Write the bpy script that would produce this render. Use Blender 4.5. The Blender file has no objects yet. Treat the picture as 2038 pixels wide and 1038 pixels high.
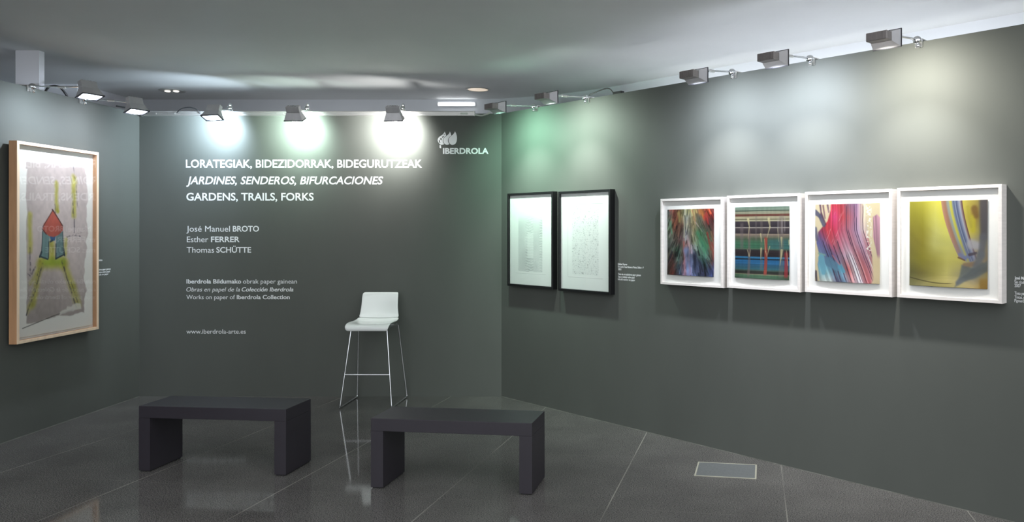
import bpy, bmesh, math
import numpy as np
from mathutils import Vector, Matrix

S = bpy.context.scene
COL = S.collection
R = math.radians

# ---------------------------------------------------------------- camera
FPX, PX, PY, EYE = 1590.0, 1245.0, 457.0, 1.6        # focal length and principal point in pixels of the 2038x1038 frame
cam = bpy.data.cameras.new('camera')
cam.sensor_fit = 'HORIZONTAL'
cam.sensor_width = 36.0
cam.lens = FPX * 36.0 / 2038.0
cam.shift_x = (1019.0 - PX) / 2038.0
cam.shift_y = (PY - 519.0) / 2038.0
cam.clip_end = 100
camo = bpy.data.objects.new('camera', cam)
camo.location = (0, 0, EYE)
camo.rotation_euler = (math.pi / 2, 0, 0)
COL.objects.link(camo)
S.camera = camo

# ---------------------------------------------------------------- world and exposure
world = bpy.data.worlds.new('hall_daylight')
S.world = world
world.use_nodes = True
bg = world.node_tree.nodes['Background']
bg.inputs['Color'].default_value = (0.93, 0.97, 1.0, 1)
wn, wl = world.node_tree.nodes, world.node_tree.links          # the hall is brightest high up in front of the stand
wt = wn.new('ShaderNodeTexCoord')
wd = wn.new('ShaderNodeVectorMath'); wd.operation = 'DOT_PRODUCT'; wd.inputs[1].default_value = (0.22, -0.82, 0.52)
wm = wn.new('ShaderNodeMapRange'); wm.interpolation_type = 'SMOOTHSTEP'
wm.inputs[1].default_value = 0.1; wm.inputs[2].default_value = 1.0; wm.inputs[3].default_value = 0.16; wm.inputs[4].default_value = 1.85
wl.new(wt.outputs['Generated'], wd.inputs[0]); wl.new(wd.outputs['Value'], wm.inputs[0]); wl.new(wm.outputs[0], bg.inputs['Strength'])
S.view_settings.view_transform = 'Standard'
S.view_settings.look = 'None'
S.view_settings.exposure = 0.0
S.view_settings.gamma = 1.0
S.view_settings.use_curve_mapping = False

# ---------------------------------------------------------------- helpers
def lin(c):
    c = np.asarray(c, float) / 255.0
    return np.where(c <= 0.04045, c / 12.92, ((c + 0.055) / 1.055) ** 2.4)

def rgba(*c):
    return tuple(lin(c)) + (1.0,)

def mat(name, color=(0.5, 0.5, 0.5, 1), rough=0.5, metal=0.0, spec=0.5, emit=None, estr=0.0, noise=None, bump=None):
    m = bpy.data.materials.new(name)
    m.use_nodes = True
    nt = m.node_tree
    b = nt.nodes['Principled BSDF']
    b.inputs['Base Color'].default_value = color
    b.inputs['Roughness'].default_value = rough
    b.inputs['Metallic'].default_value = metal
    b.inputs['Specular IOR Level'].default_value = spec
    if emit:
        b.inputs['Emission Color'].default_value = emit
        b.inputs['Emission Strength'].default_value = estr
    tc = nt.nodes.new('ShaderNodeTexCoord')
    if noise:                                   # (scale, amount, stretch) : small variation of the paint itself
        mp = nt.nodes.new('ShaderNodeMapping'); mp.inputs['Scale'].default_value = noise[2]
        nz = nt.nodes.new('ShaderNodeTexNoise'); nz.inputs['Scale'].default_value = noise[0]; nz.inputs['Detail'].default_value = 4
        rp = nt.nodes.new('ShaderNodeValToRGB')
        a = noise[1]
        rp.color_ramp.elements[0].position = 0.3; rp.color_ramp.elements[1].position = 0.7
        rp.color_ramp.elements[0].color = tuple(v * (1 - a) for v in color[:3]) + (1,)
        rp.color_ramp.elements[1].color = tuple(min(1, v * (1 + a)) for v in color[:3]) + (1,)
        nt.links.new(tc.outputs['Object'], mp.inputs[0]); nt.links.new(mp.outputs[0], nz.inputs[0])
        nt.links.new(nz.outputs[0], rp.inputs[0]); nt.links.new(rp.outputs[0], b.inputs['Base Color'])
    if bump:
        n2 = nt.nodes.new('ShaderNodeTexNoise'); n2.inputs['Scale'].default_value = bump[0]; n2.inputs['Detail'].default_value = 3
        bp = nt.nodes.new('ShaderNodeBump'); bp.inputs['Strength'].default_value = bump[1]; bp.inputs['Distance'].default_value = 0.002
        nt.links.new(tc.outputs['Object'], n2.inputs[0]); nt.links.new(n2.outputs[0], bp.inputs['Height'])
        nt.links.new(bp.outputs[0], b.inputs['Normal'])
    return m

class MB:
    """collects shapes into one mesh"""
    def __init__(self):
        self.bm = bmesh.new()
    def box(self, lo, hi, bevel=0.0, seg=2, M=None):
        lo, hi = Vector(lo), Vector(hi)
        r = bmesh.ops.create_cube(self.bm, size=1.0)
        vs = r['verts']
        c, d = (lo + hi) / 2, hi - lo
        for v in vs:
            v.co = Vector((v.co.x * d.x, v.co.y * d.y, v.co.z * d.z)) + c
        if bevel:
            es = list({e for v in vs for e in v.link_edges})
            r = bmesh.ops.bevel(self.bm, geom=es, offset=bevel, segments=seg, profile=0.5, affect='EDGES')
            vs = list({v for f in r['faces'] for v in f.verts} | {v for v in vs if v.is_valid})
        if M is not None:
            for v in vs: v.co = M @ v.co
        return self
    def frustum(self, a0, a1, w0, h0, w1, h1, M=None, cap0=True, cap1=True):
        """rectangular taper along local y"""
        q = []
        for a, w, h in ((a0, w0, h0), (a1, w1, h1)):
            for sx, sz in ((-1, -1), (1, -1), (1, 1), (-1, 1)):
                p = Vector((sx * w / 2, a, sz * h / 2))
                q.append(self.bm.verts.new(M @ p if M is not None else p))
        for i in range(4):
            j = (i + 1) % 4
            self.bm.faces.new((q[i], q[j], q[4 + j], q[4 + i]))
        if cap0: self.bm.faces.new(q[3::-1])
        if cap1: self.bm.faces.new(q[4:])
        return self
    def tube(self, pts, r, n=10, cap=True):
        pts = [Vector(p) for p in pts]
        rings = []
        up = None
        for i, p in enumerate(pts):
            t = (pts[min(i + 1, len(pts) - 1)] - pts[max(i - 1, 0)]).normalized()
            if up is None:
                up = t.orthogonal().normalized()
            up = (up - t * up.dot(t)).normalized()
            s = t.cross(up)
            rr = r[i] if isinstance(r, (list, tuple)) else r
            rings.append([self.bm.verts.new(p + (up * math.cos(2 * math.pi * k / n) + s * math.sin(2 * math.pi * k / n)) * rr) for k in range(n)])
        for a, b in zip(rings[:-1], rings[1:]):
            for k in range(n):
                self.bm.faces.new((a[k], a[(k + 1) % n], b[(k + 1) % n], b[k]))
        if cap:
            self.bm.faces.new(rings[0][::-1]); self.bm.faces.new(rings[-1])
        return self
    def sphere(self, c, r, scale=(1, 1, 1), u=20, v=12, M=None):
        q = bmesh.ops.create_uvsphere(self.bm, u_segments=u, v_segments=v, radius=r)
        for x in q['verts']:
            x.co = Vector((x.co.x * scale[0], x.co.y * scale[1], x.co.z * scale[2])) + Vector(c)
            if M is not None: x.co = M @ x.co
        return self
    def lathe(self, prof, n=32, c=(0, 0, 0)):
        c = Vector(c)
        rings = [[self.bm.verts.new(c + Vector((r * math.cos(2 * math.pi * k / n), r * math.sin(2 * math.pi * k / n), z))) for k in range(n)] for r, z in prof]
        for a, b in zip(rings[:-1], rings[1:]):
            for k in range(n):
                self.bm.faces.new((a[k], a[(k + 1) % n], b[(k + 1) % n], b[k]))
        if prof[0][0] > 1e-6: self.bm.faces.new(rings[0][::-1])
        if prof[-1][0] > 1e-6: self.bm.faces.new(rings[-1])
        return self
    def prism(self, poly, z0, z1):
        """vertical prism over a plan polygon"""
        a = [self.bm.verts.new((x, y, z0)) for x, y in poly]
        b = [self.bm.verts.new((x, y, z1)) for x, y in poly]
        n = len(poly)
        for i in range(n):
            self.bm.faces.new((a[i], a[(i + 1) % n], b[(i + 1) % n], b[i]))
        self.bm.faces.new(a[::-1]); self.bm.faces.new(b)
        return self
    def extrude_x(self, prof, x0, x1):
        """profile of (y, z) points swept along x"""
        a = [self.bm.verts.new((x0, y, z)) for y, z in prof]
        b = [self.bm.verts.new((x1, y, z)) for y, z in prof]
        n = len(prof)
        for i in range(n):
            self.bm.faces.new((a[i], a[(i + 1) % n], b[(i + 1) % n], b[i]))
        self.bm.faces.new(a[::-1]); self.bm.faces.new(b)
        return self
    def build(self, name, m, parent=None, smooth=False):
        bmesh.ops.recalc_face_normals(self.bm, faces=self.bm.faces)
        me = bpy.data.meshes.new(name)
        self.bm.to_mesh(me); self.bm.free()
        if smooth:
            for p in me.polygons: p.use_smooth = True
            try: me.set_sharp_from_angle(angle=R(40))
            except Exception: pass
        me.materials.append(m)
        o = bpy.data.objects.new(name, me)
        COL.objects.link(o)
        if parent is not None: o.parent = parent
        return o

def thing(name, label, cat, loc=(0, 0, 0), rz=0.0, group=None):
    o = bpy.data.objects.new(name, None)
    o.empty_display_size = 0.1
    COL.objects.link(o)
    o.location = loc; o.rotation_euler = (0, 0, rz)
    o['label'] = label; o['category'] = cat
    if group: o['group'] = group
    return o

def tag(o, label, cat, group=None):
    o['label'] = label; o['category'] = cat
    if group: o['group'] = group
    return o

def struct(name, mb, m, label, cat):
    o = mb.build(name, m)
    o['kind'] = 'structure'; o['label'] = label; o['category'] = cat
    return o

# ---------------------------------------------------------------- plan of the stand (metres)
D = 7.68                       # back partition
XL = -4.674                    # left partition
CX, CY = -1.1925, D            # corner of back and right partition
DX, DY = 0.7085, -0.7057       # along the right partition, towards the camera
NX, NY = -0.7057, -0.7085      # out of the right partition, into the room
H = 2.717                      # height of the partitions
T = 0.10                       # their thickness
HC = 3.08                      # ceiling
RZR = math.atan2(DY, DX)       # heading of things on the right partition
RZL = math.pi / 2              # heading of things on the left partition

def on_right(s, off=0.0, z=0.0):
    return Vector((CX + DX * s + NX * off, CY + DY * s + NY * off, z))

# ---------------------------------------------------------------- materials
M_wall = mat('dark_green_grey_paint', (0.107, 0.114, 0.104, 1), 0.6, spec=0.18, noise=(2.0, 0.05, (1, 1, 0.4)), bump=(180, 0.05))
M_ceil = mat('grey_ceiling_plaster', (0.74, 0.75, 0.75, 1), 0.6, spec=0.25, noise=(0.8, 0.04, (1, 1, 1)))
M_rear = mat('pale_grey_plaster', (0.62, 0.64, 0.68, 1), 0.6, noise=(1.5, 0.03, (1, 1, 1)))
M_white = mat('white_column_paint', (0.78, 0.78, 0.82, 1), 0.6, noise=(1.5, 0.02, (1, 1, 1)))
M_vinyl = mat('white_vinyl', (0.86, 0.87, 0.88, 1), 0.5, noise=(20, 0.01, (1, 1, 1)))
M_bench = mat('matt_charcoal_lacquer', rgba(45, 41, 48), 0.42, spec=0.5, noise=(6, 0.06, (1, 1, 1)), bump=(250, 0.04))
M_pad = mat('black_rubber', (0.01, 0.01, 0.011, 1), 0.7, noise=(30, 0.1, (1, 1, 1)))
M_chrome = mat('chrome', (0.75, 0.76, 0.78, 1), 0.12, metal=1.0, noise=(15, 0.03, (1, 1, 1)))
M_alu = mat('brushed_aluminium', (0.72, 0.71, 0.69, 1), 0.35, metal=0.9, noise=(8, 0.08, (0.2, 4, 4)))
M_shell = mat('white_glossy_plastic', (0.88, 0.90, 0.885, 1), 0.14, spec=0.5, noise=(5, 0.01, (1, 1, 1)))
M_house = mat('silver_lamp_housing', (0.55, 0.54, 0.56, 1), 0.4, metal=0.5, noise=(20, 0.05, (1, 1, 1)))
M_taupe = mat('taupe_lamp_housing', (0.26, 0.235, 0.23, 1), 0.45, metal=0.3, noise=(20, 0.05, (1, 1, 1)))
M_dark = mat('dark_lamp_door', (0.05, 0.05, 0.06, 1), 0.5, noise=(20, 0.1, (1, 1, 1)))
M_cable_b = mat('black_cable_sheath', (0.012, 0.012, 0.013, 1), 0.5, noise=(30, 0.1, (1, 1, 1)))
M_cable_w = mat('white_cable_sheath', (0.62, 0.66, 0.6, 1), 0.5, noise=(30, 0.05, (1, 1, 1)))
M_framew = mat('white_washed_wood', (0.80, 0.75, 0.72, 1), 0.55, noise=(10, 0.06, (1, 1, 8)))
M_frameb = mat('black_stained_wood', (0.006, 0.006, 0.007, 1), 0.4, noise=(10, 0.2, (1, 1, 8)))
M_framel = mat('pale_maple_wood', rgba(196, 150, 112), 0.5, noise=(9, 0.12, (3, 3, 0.4)))
M_framell = mat('paler_maple_face', rgba(232, 205, 176), 0.5, noise=(9, 0.08, (3, 3, 0.4)))  # same maple, paler on the front face
M_gap = mat('black_gap_block', (0.01, 0.009, 0.009, 1), 0.7, noise=(9, 0.1, (1, 1, 1)))
M_mat = mat('white_mount_board', (0.90, 0.88, 0.87, 1), 0.8, noise=(60, 0.01, (1, 1, 1)))
M_steel = mat('brushed_steel_plate', rgba(104, 106, 107), 0.5, metal=0.0, noise=(90, 0.15, (1, 1, 1)))
M_brass = mat('pale_brass_edge', rgba(170, 167, 152), 0.5, metal=0.0, noise=(20, 0.05, (1, 1, 1)))
M_dlrim = mat('downlight_trim', (0.5, 0.5, 0.48, 1), 0.35, metal=0.5, noise=(20, 0.05, (1, 1, 1)))

def emitter(name, color, strength):
    return mat(name, (0.8, 0.8, 0.8, 1), 0.4, emit=color + (1,), estr=strength, noise=(10, 0.02, (1, 1, 1)))

def glass_material(name, ior):
    m = bpy.data.materials.new(name); m.use_nodes = True
    nt = m.node_tree; nt.nodes.clear()
    out = nt.nodes.new('ShaderNodeOutputMaterial')
    mix = nt.nodes.new('ShaderNodeMixShader')
    tr = nt.nodes.new('ShaderNodeBsdfTransparent'); tr.inputs[0].default_value = (0.985, 0.99, 0.985, 1)
    gl = nt.nodes.new('ShaderNodeBsdfGlossy'); gl.inputs['Roughness'].default_value = 0.005
    fr = nt.nodes.new('ShaderNodeFresnel')
    ge = nt.nodes.new('ShaderNodeNewGeometry')
    mx = nt.nodes.new('ShaderNodeMix'); mx.data_type = 'FLOAT'
    mx.inputs[2].default_value = ior; mx.inputs[3].default_value = 1 / ior
    nt.links.new(ge.outputs['Backfacing'], mx.inputs[0]); nt.links.new(mx.outputs[0], fr.inputs['IOR'])
    nt.links.new(fr.outputs[0], mix.inputs[0]); nt.links.new(tr.outputs[0], mix.inputs[1]); nt.links.new(gl.outputs[0], mix.inputs[2])
    nt.links.new(mix.outputs[0], out.inputs[0])
    return m
M_glass = glass_material('picture_glass', 1.5)
M_glass_ar = glass_material('low_reflection_glass', 1.24)

def floor_material():
    m = bpy.data.materials.new('polished_dark_granite'); m.use_nodes = True
    nt = m.node_tree; N = nt.nodes; L = nt.links
    b = N['Principled BSDF']
    tc = N.new('ShaderNodeTexCoord')
    mp = N.new('ShaderNodeMapping'); mp.vector_type = 'TEXTURE'
    mp.inputs['Rotation'].default_value = (0, 0, R(-9.1))
    L.new(tc.outputs['Object'], mp.inputs[0])
    sp = N.new('ShaderNodeSeparateXYZ'); L.new(mp.outputs[0], sp.inputs[0])
    def math_(op, a, v=None, c=None):
        n = N.new('ShaderNodeMath'); n.operation = op
        for i, x in enumerate((a, v, c)):
            if x is None: continue
            if isinstance(x, (int, float)): n.inputs[i].default_value = x
            else: L.new(x, n.inputs[i])
        return n.outputs[0]
    def line(coord, off, pitch, half):
        a = math_('ADD', coord, -off + pitch * 50)
        fr = math_('FRACT', math_('DIVIDE', a, pitch))
        d = math_('ABSOLUTE', math_('SUBTRACT', fr, 0.5))
        return math_('GREATER_THAN', d, 0.5 - half / pitch)
    lx = line(sp.outputs['X'], 0.185, 1.018, 0.0036)
    ly = line(sp.outputs['Y'], 5.545, 1.018, 0.0022)
    nj = N.new('ShaderNodeTexNoise'); nj.inputs['Scale'].default_value = 1.3; nj.inputs['Detail'].default_value = 3
    L.new(tc.outputs['Object'], nj.inputs[0])
    jr = N.new('ShaderNodeMapRange'); jr.inputs[1].default_value = 0.35; jr.inputs[2].default_value = 0.65; jr.inputs[3].default_value = 0.12; jr.inputs[4].default_value = 1.0
    L.new(nj.outputs[0], jr.inputs[0])
    j = math_('MULTIPLY', math_('MAXIMUM', lx, math_('MULTIPLY', ly, 0.22)), jr.outputs[0])
    # stone
    n1 = N.new('ShaderNodeTexNoise'); n1.inputs['Scale'].default_value = 2.2; n1.inputs['Detail'].default_value = 5
    n2 = N.new('ShaderNodeTexNoise'); n2.inputs['Scale'].default_value = 150; n2.inputs['Detail'].default_value = 2
    L.new(tc.outputs['Object'], n1.inputs[0]); L.new(tc.outputs['Object'], n2.inputs[0])
    r1 = N.new('ShaderNodeValToRGB')
    r1.color_ramp.elements[0].position = 0.3; r1.color_ramp.elements[0].color = (0.098, 0.095, 0.095, 1)
    r1.color_ramp.elements[1].position = 0.72; r1.color_ramp.elements[1].color = (0.134, 0.131, 0.129, 1)
    L.new(n1.outputs[0], r1.inputs[0])
    r2 = N.new('ShaderNodeValToRGB')
    r2.color_ramp.elements[0].position = 0.36; r2.color_ramp.elements[0].color = (0.42, 0.42, 0.42, 1)
    r2.color_ramp.elements[1].position = 0.7; r2.color_ramp.elements[1].color = (1.85, 1.78, 1.7, 1)
    L.new(n2.outputs[0], r2.inputs[0])
    mu = N.new('ShaderNodeMix'); mu.data_type = 'RGBA'; mu.blend_type = 'MULTIPLY'; mu.inputs[0].default_value = 1.0
    L.new(r1.outputs[0], mu.inputs[6]); L.new(r2.outputs[0], mu.inputs[7])
    mj = N.new('ShaderNodeMix'); mj.data_type = 'RGBA'
    L.new(j, mj.inputs[0]); L.new(mu.outputs[2], mj.inputs[6]); mj.inputs[7].default_value = (0.33, 0.315, 0.28, 1)
    L.new(mj.outputs[2], b.inputs['Base Color'])
    rr = N.new('ShaderNodeMapRange'); rr.inputs[1].default_value = 0.3; rr.inputs[2].default_value = 0.7; rr.inputs[3].default_value = 0.045; rr.inputs[4].default_value = 0.085
    L.new(n1.outputs[0], rr.inputs[0]); L.new(rr.outputs[0], b.inputs['Roughness'])
    b.inputs['Specular IOR Level'].default_value = 0.5
    bp = N.new('ShaderNodeBump'); bp.inputs['Strength'].default_value = 0.018; bp.inputs['Distance'].default_value = 0.001
    L.new(n2.outputs[0], bp.inputs['Height']); L.new(bp.outputs[0], b.inputs['Normal'])
    return m
M_floor = floor_material()

# ---------------------------------------------------------------- setting
struct('floor', MB().box((-7.0, -3.0, -0.1), (7.5, 10.5, 0.0)), M_floor, 'polished dark grey granite floor with pale tile joints', 'floor')
struct('wall_back', MB().box((XL - T, D, 0), (CX, D + T, H)), M_wall, 'dark green grey partition with the exhibition title behind the white stool', 'wall')
struct('wall_left', MB().box((XL - T, 1.2, 0), (XL, D, H)), M_wall, 'dark grey partition carrying the tall wood framed drawing', 'wall')
SR = 7.2
pr = [on_right(0), on_right(SR), on_right(SR, -T), on_right(-0.041, -T)]
struct('wall_right', MB().prism([(p.x, p.y) for p in pr], 0, H), M_wall, 'long dark grey partition with the black and white framed pictures', 'wall')

M_seal = mat('pale_floor_seal', rgba(112, 112, 106), 0.6, noise=(6, 0.3, (1, 1, 1)))
pr = [on_right(.01, .0), on_right(SR), on_right(SR, .004), on_right(.01, .004)]
struct('trim_1', MB().prism([(p.x, p.y) for p in pr], 0, .0035), M_seal, 'thin pale seal along the foot of the right partition', 'trim')
struct('trim_2', MB().box((XL, 1.2, 0), (XL + .004, D, .0035)), M_seal, 'thin pale seal along the foot of the left partition', 'trim')

# building behind the partitions
YB, OB = 9.08, -1.165
corner = []                                                   # rounded corner where the rear wall turns parallel to the right partition
p1 = Vector((-1.9, YB)); q = on_right(0.55, OB); p2 = Vector((q.x, q.y))
qx = on_right((CY + NY * OB - YB) / -DY, OB); pm = Vector((qx.x, qx.y))
for i in range(9):
    t = i / 8
    corner.append(p1 * (1 - t) ** 2 + pm * 2 * t * (1 - t) + p2 * t * t)
rr_ = on_right(7.6, OB); rend = Vector((rr_.x, rr_.y))
inner = [Vector((-6.3, YB))] + corner + [rend]
outer = [Vector((-6.3, YB + 0.2)), Vector((-0.80, YB + 0.2)), rend + Vector((0.25, 0.2))]
struct('wall_rear', MB().prism([(p.x, p.y) for p in inner + outer[::-1]], 0, HC), M_rear, 'pale grey building wall showing above the partitions', 'wall')
struct('wall_side', MB().box((-6.5, 2.0, 0), (-6.3, YB + 0.2, HC)), M_rear, 'grey building wall at the far left above the partition', 'wall')
struct('wall_pier', MB().box((-6.3, 8.12, 0), (-5.575, YB, HC)), M_white, 'white wall stub above the left partition behind the arm lamps', 'wall')
struct('column', MB().box((-5.04, 6.6, 0), (-4.845, 6.66, HC)), M_white, 'white square column rising behind the left partition', 'column')
YC = 4.0                       # ceiling cut short out of view to let more world light in
cp = [(-6.5, YC), (-6.5, YB + 0.2)] + [(p.x, p.y) for p in (outer[1], outer[2])] + [(7.0, 3.3), (7.0, YC - 1.4), (4.5, YC)]
struct('ceiling', MB().prism(cp, HC, HC + 0.15), M_ceil, 'smooth grey ceiling with two recessed downlights', 'ceiling')

# ---------------------------------------------------------------- writing
FONT = None
def glyphs(text, bold, italic):
    cu = bpy.data.curves.new('lettering', 'FONT')
    cu.body = text
    cu.size = 1.0
    cu.offset = (0.0, 0.018, 0.034)[int(bold)]
    cu.shear = 0.22 if italic else 0.0
    cu.resolution_u = 4
    o = bpy.data.objects.new('lettering', cu)
    COL.objects.link(o)
    dg = bpy.context.evaluated_depsgraph_get(); dg.update()
    me = bpy.data.meshes.new_from_object(o.evaluated_get(dg))
    bpy.data.objects.remove(o)
    n = len(me.vertices)
    co = np.empty(n * 3); me.vertices.foreach_get('co', co)
    co = co.reshape(-1, 3)
    faces = [tuple(p.vertices) for p in me.polygons]
    bpy.data.meshes.remove(me)
    return co[:, :2], faces
CAPH = glyphs('H', False, False)[0][:, 1].max()
XH = {2: glyphs('H', 2, False)[0], True: glyphs('H', True, False)[0], False: glyphs('H', False, False)[0]}

def lettering(name, runs, base, cap, parent, off=0.0012, m=None):
    """runs = [(text, bold, italic, x0, x1)] in local metres along the wall, one mesh; base = height of the baseline, cap = capital height"""
    verts, faces = [], []
    for text, bold, italic, x0, x1 in runs:
        co, fs = glyphs(text, bold, italic)
        hb = XH[bold][:, 1]
        k = cap / (hb.max() - hb.min()); zb = hb.min()
        mn, mx = co[:, 0].min(), co[:, 0].max()
        kx = (x1 - x0) / (mx - mn)
        n0 = len(verts); n = len(co)
        for yy in (-off, -off + 0.0009):
            verts += [(x0 + (a - mn) * kx, yy, base + (c - zb) * k) for a, c in co]
        faces += [tuple(n0 + i for i in f) for f in fs]
        faces += [tuple(n0 + n + i for i in f[::-1]) for f in fs]
        ec = {}
        for f in fs:
            for i in range(len(f)):
                e = (f[i], f[(i + 1) % len(f)])
                ec[e] = 1
        for (a, c) in ec:
            if (c, a) not in ec:
                faces.append((n0 + c, n0 + a, n0 + n + a, n0 + n + c))
    me = bpy.data.meshes.new(name)
    me.from_pydata(verts, [], faces)
    me.materials.append(m or M_vinyl)
    o = bpy.data.objects.new(name, me)
    COL.objects.link(o)
    o.parent = parent
    return o

def bx(px): return (px - PX) / FPX * D
def bz(py): return EYE - (py - PY) / FPX * D
def wall_line(parent, name, runs, base_px, cap_px):
    ox, oz = parent.location.x, parent.location.z
    lettering(name, [(t, b, i, bx(a) - ox, bx(c) - ox) for t, b, i, a, c in runs], bz(base_px) - oz, cap_px / FPX * D, parent)

t = thing('title_lettering', 'large white bold exhibition title of three lines under the wall lamps', 'wall text', (bx(371), D, bz(400)))
wall_line(t, 'title_line', [('LORATEGIAK, BIDEZIDORRAK, BIDEGURUTZEAK', True, False, 370, 840)], 333.4, 15.8)
wall_line(t, 'title_line', [('JARDINES, SENDEROS, BIFURCACIONES', True, True, 371, 762.5)], 366.6, 15.6)
wall_line(t, 'title_line', [('GARDENS, TRAILS, FORKS', True, False, 371, 624.3)], 398.9, 15.4)
t = thing('name_lettering', 'three white lines of names below the large title, surnames in capitals', 'wall text', (bx(371), D, bz(503)))
wall_line(t, 'name_line', [('José Manuel', False, False, 371.2, 457.6), ('BROTO', True, False, 463.4, 515.5)], 460.6, 11.4)
wall_line(t, 'name_line', [('Esther', False, False, 372, 414.6), ('FERRER', True, False, 420, 477)], 481.6, 11.2)
wall_line(t, 'name_line', [('Thomas', False, False, 371.6, 426.2), ('SCHÜTTE', True, False, 430.6, 499.8)], 502.4, 11.2)
t = thing('credit_lettering', 'small white three line credit in three languages left of the stool', 'wall text', (bx(371), D, bz(600)))
wall_line(t, 'credit_line', [('Iberdrola Bildumako', True, False, 371.2, 480), ('obrak paper gainean', False, False, 483.8, 591)], 563.8, 8.6)
wall_line(t, 'credit_line', [('Obras en papel de la', False, True, 371, 477.4), ('Colección Iberdrola', True, True, 480.9, 584)], 579.6, 8.4)
wall_line(t, 'credit_line', [('Works on paper of', False, False, 371, 467.6), ('Iberdrola Collection', True, False, 471.3, 576.7)], 595.0, 8.4)
t = thing('website_lettering', 'single small white web address line, lowest writing on the back wall', 'wall text', (bx(371), D, bz(667)))
wall_line(t, 'website_line', [('www.iberdrola-arte.es', False, False, 371.2, 489.2)], 663.4, 8.4)

# emblem of three leaves over a word
lg = thing('wall_logo', 'white three leaf emblem above one capital word at the upper right', 'logo', (bx(926), D, bz(306)))
def lx_(u): return bx(860 + u / 15.68) - lg.location.x
def lz_(v): return bz(250 + v / 15.68) - lg.location.z
def leaf(name, loops):
    cu = bpy.data.curves.new(name, 'CURVE'); cu.dimensions = '2D'; cu.fill_mode = 'BOTH'
    for lp in loops:
        s = cu.splines.new('POLY'); s.points.add(len(lp) - 1); s.use_cyclic_u = True
        for p, (u, v) in zip(s.points, lp): p.co = (lx_(u), lz_(v), 0, 1)
    cu.extrude = 0.0005
    o = bpy.data.objects.new(name, cu); COL.objects.link(o)
    dg = bpy.context.evaluated_depsgraph_get(); dg.update()
    me = bpy.data.meshes.new_from_object(o.evaluated_get(dg)); bpy.data.objects.remove(o)
    for v in me.vertices:
        x, y, z = v.co
        v.co = (x, -0.0012 + z, y)
    me.materials.clear(); me.materials.append(M_vinyl)
    q = bpy.data.objects.new(name, me); COL.objects.link(q); q.parent = lg
def smooth_loop(pts, fixed=(0,), n=4):
    """Catmull-Rom through the points; corners listed in fixed stay sharp"""
    out = []; N = len(pts)
    for i in range(N):
        p0, p1, p2, p3 = [np.array(pts[(i + k) % N], float) for k in (-1, 0, 1, 2)]
        if i in fixed: p0 = p1
        if (i + 1) % N in fixed: p3 = p2
        for k in range(n):
            t = k / n
            out.append(tuple(0.5 * (2 * p1 + (p2 - p0) * t + (2 * p0 - 5 * p1 + 4 * p2 - p3) * t * t + (3 * p1 - p0 - 3 * p2 + p3) * t ** 3)))
    return out
leaf('emblem_leaf', [smooth_loop([(715, 178), (748, 240), (771, 330), (774, 420), (760, 500), (720, 565), (650, 598), (590, 588), (545, 545), (518, 470), (527, 400), (565, 345), (625, 298), (675, 248)])])
leaf('emblem_leaf', [smooth_loop([(555, 180), (580, 235), (600, 308), (555, 340), (512, 395), (496, 460), (510, 525), (540, 575), (470, 598), (410, 578), (370, 532), (352, 462), (366, 395), (415, 348), (475, 298), (528, 245)], (0, 2, 7))])
leaf('emblem_leaf', [smooth_loop([(394, 183), (420, 240), (442, 312), (395, 345), (350, 400), (334, 465), (346, 525), (378, 575), (310, 598), (250, 578), (200, 522), (174, 455), (190, 390), (235, 338), (300, 298), (358, 245)], (0, 2, 7)),
                     [(228, 425), (262, 540), (242, 545), (212, 495), (210, 460)], [(282, 375), (302, 405), (288, 462), (246, 410)], [(352, 312), (372, 335), (332, 380), (306, 358)], [(383, 252), (393, 268), (378, 300), (362, 292)]])
leaf('emblem_stem', [[(236, 600), (276, 606), (287, 702), (264, 706), (232, 684)]])
lettering('logo_word', [('IBERDROLA', 2, False, lx_(338), lx_(1762))], lz_(882), 188 / 15.68 / FPX * D, lg)

# captions beside the pictures
def ray_right(px, py, off=0.0):
    r = Vector(((px - PX) / FPX, 1.0, -(py - PY) / FPX)); o = Vector((0, 0, EYE)); n = Vector((NX, NY, 0))
    p = on_right(0, off) - o
    k = p.dot(n) / r.dot(n); P = o + r * k
    return (P - on_right(0, off)).dot(Vector((DX, DY, 0))), P.z
def caption_right(name, label, rows, cap, x_left, z_ref):
    s0, z0 = ray_right(x_left, z_ref)
    t = thing(name, label, 'wall caption', on_right(s0, 0, z0), RZR, 'captions beside the pictures')
    for text, bold, x1, base in rows:
        s1, zz = ray_right((x_left + x1) / 2, base); s1 = ray_right(x1, base)[0]
        lettering('caption_line', [(text, bold, False, 0, s1 - s0)], zz - z0, cap, t)
    return t
caption_right('picture_caption', 'small white caption to the right of the two black frames', [
    ('Esther Ferrer', True, 1248.6, 527.4), ('De la serie Tema Números Primos, Edition – P', False, 1281, 533.2), ('2001', False, 1236.4, 537.4),
    ('Tinta eta errotuladorea paper gainean', False, 1275.5, 548.0), ('Tinta y rotulador sobre papel', False, 1263, 553.0), ('Ink and marker on paper', False, 1264, 558.0)], 0.0165, 1230, 560)
caption_right('picture_caption', 'small white caption at the right edge beside the yellow print', [
    ('José Manuel Broto', True, 2068, 556.4), ('Sin título', False, 2042, 564.0), ('2007', False, 2031.8, 571.0),
    ('Tinta paper gainean', False, 2066, 587.0), ('Tintas, papel', False, 2050, 594.4), ('Pigment print on paper', False, 2075, 602.2)], 0.0165, 2019.3, 604)
def yl(px): return FPX * -XL / (PX - px)
t = thing('picture_caption', 'small white caption half hidden right of the tall wood framed drawing', 'wall caption', (XL, 7.0, 1.15), RZL, 'captions beside the pictures')
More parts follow.
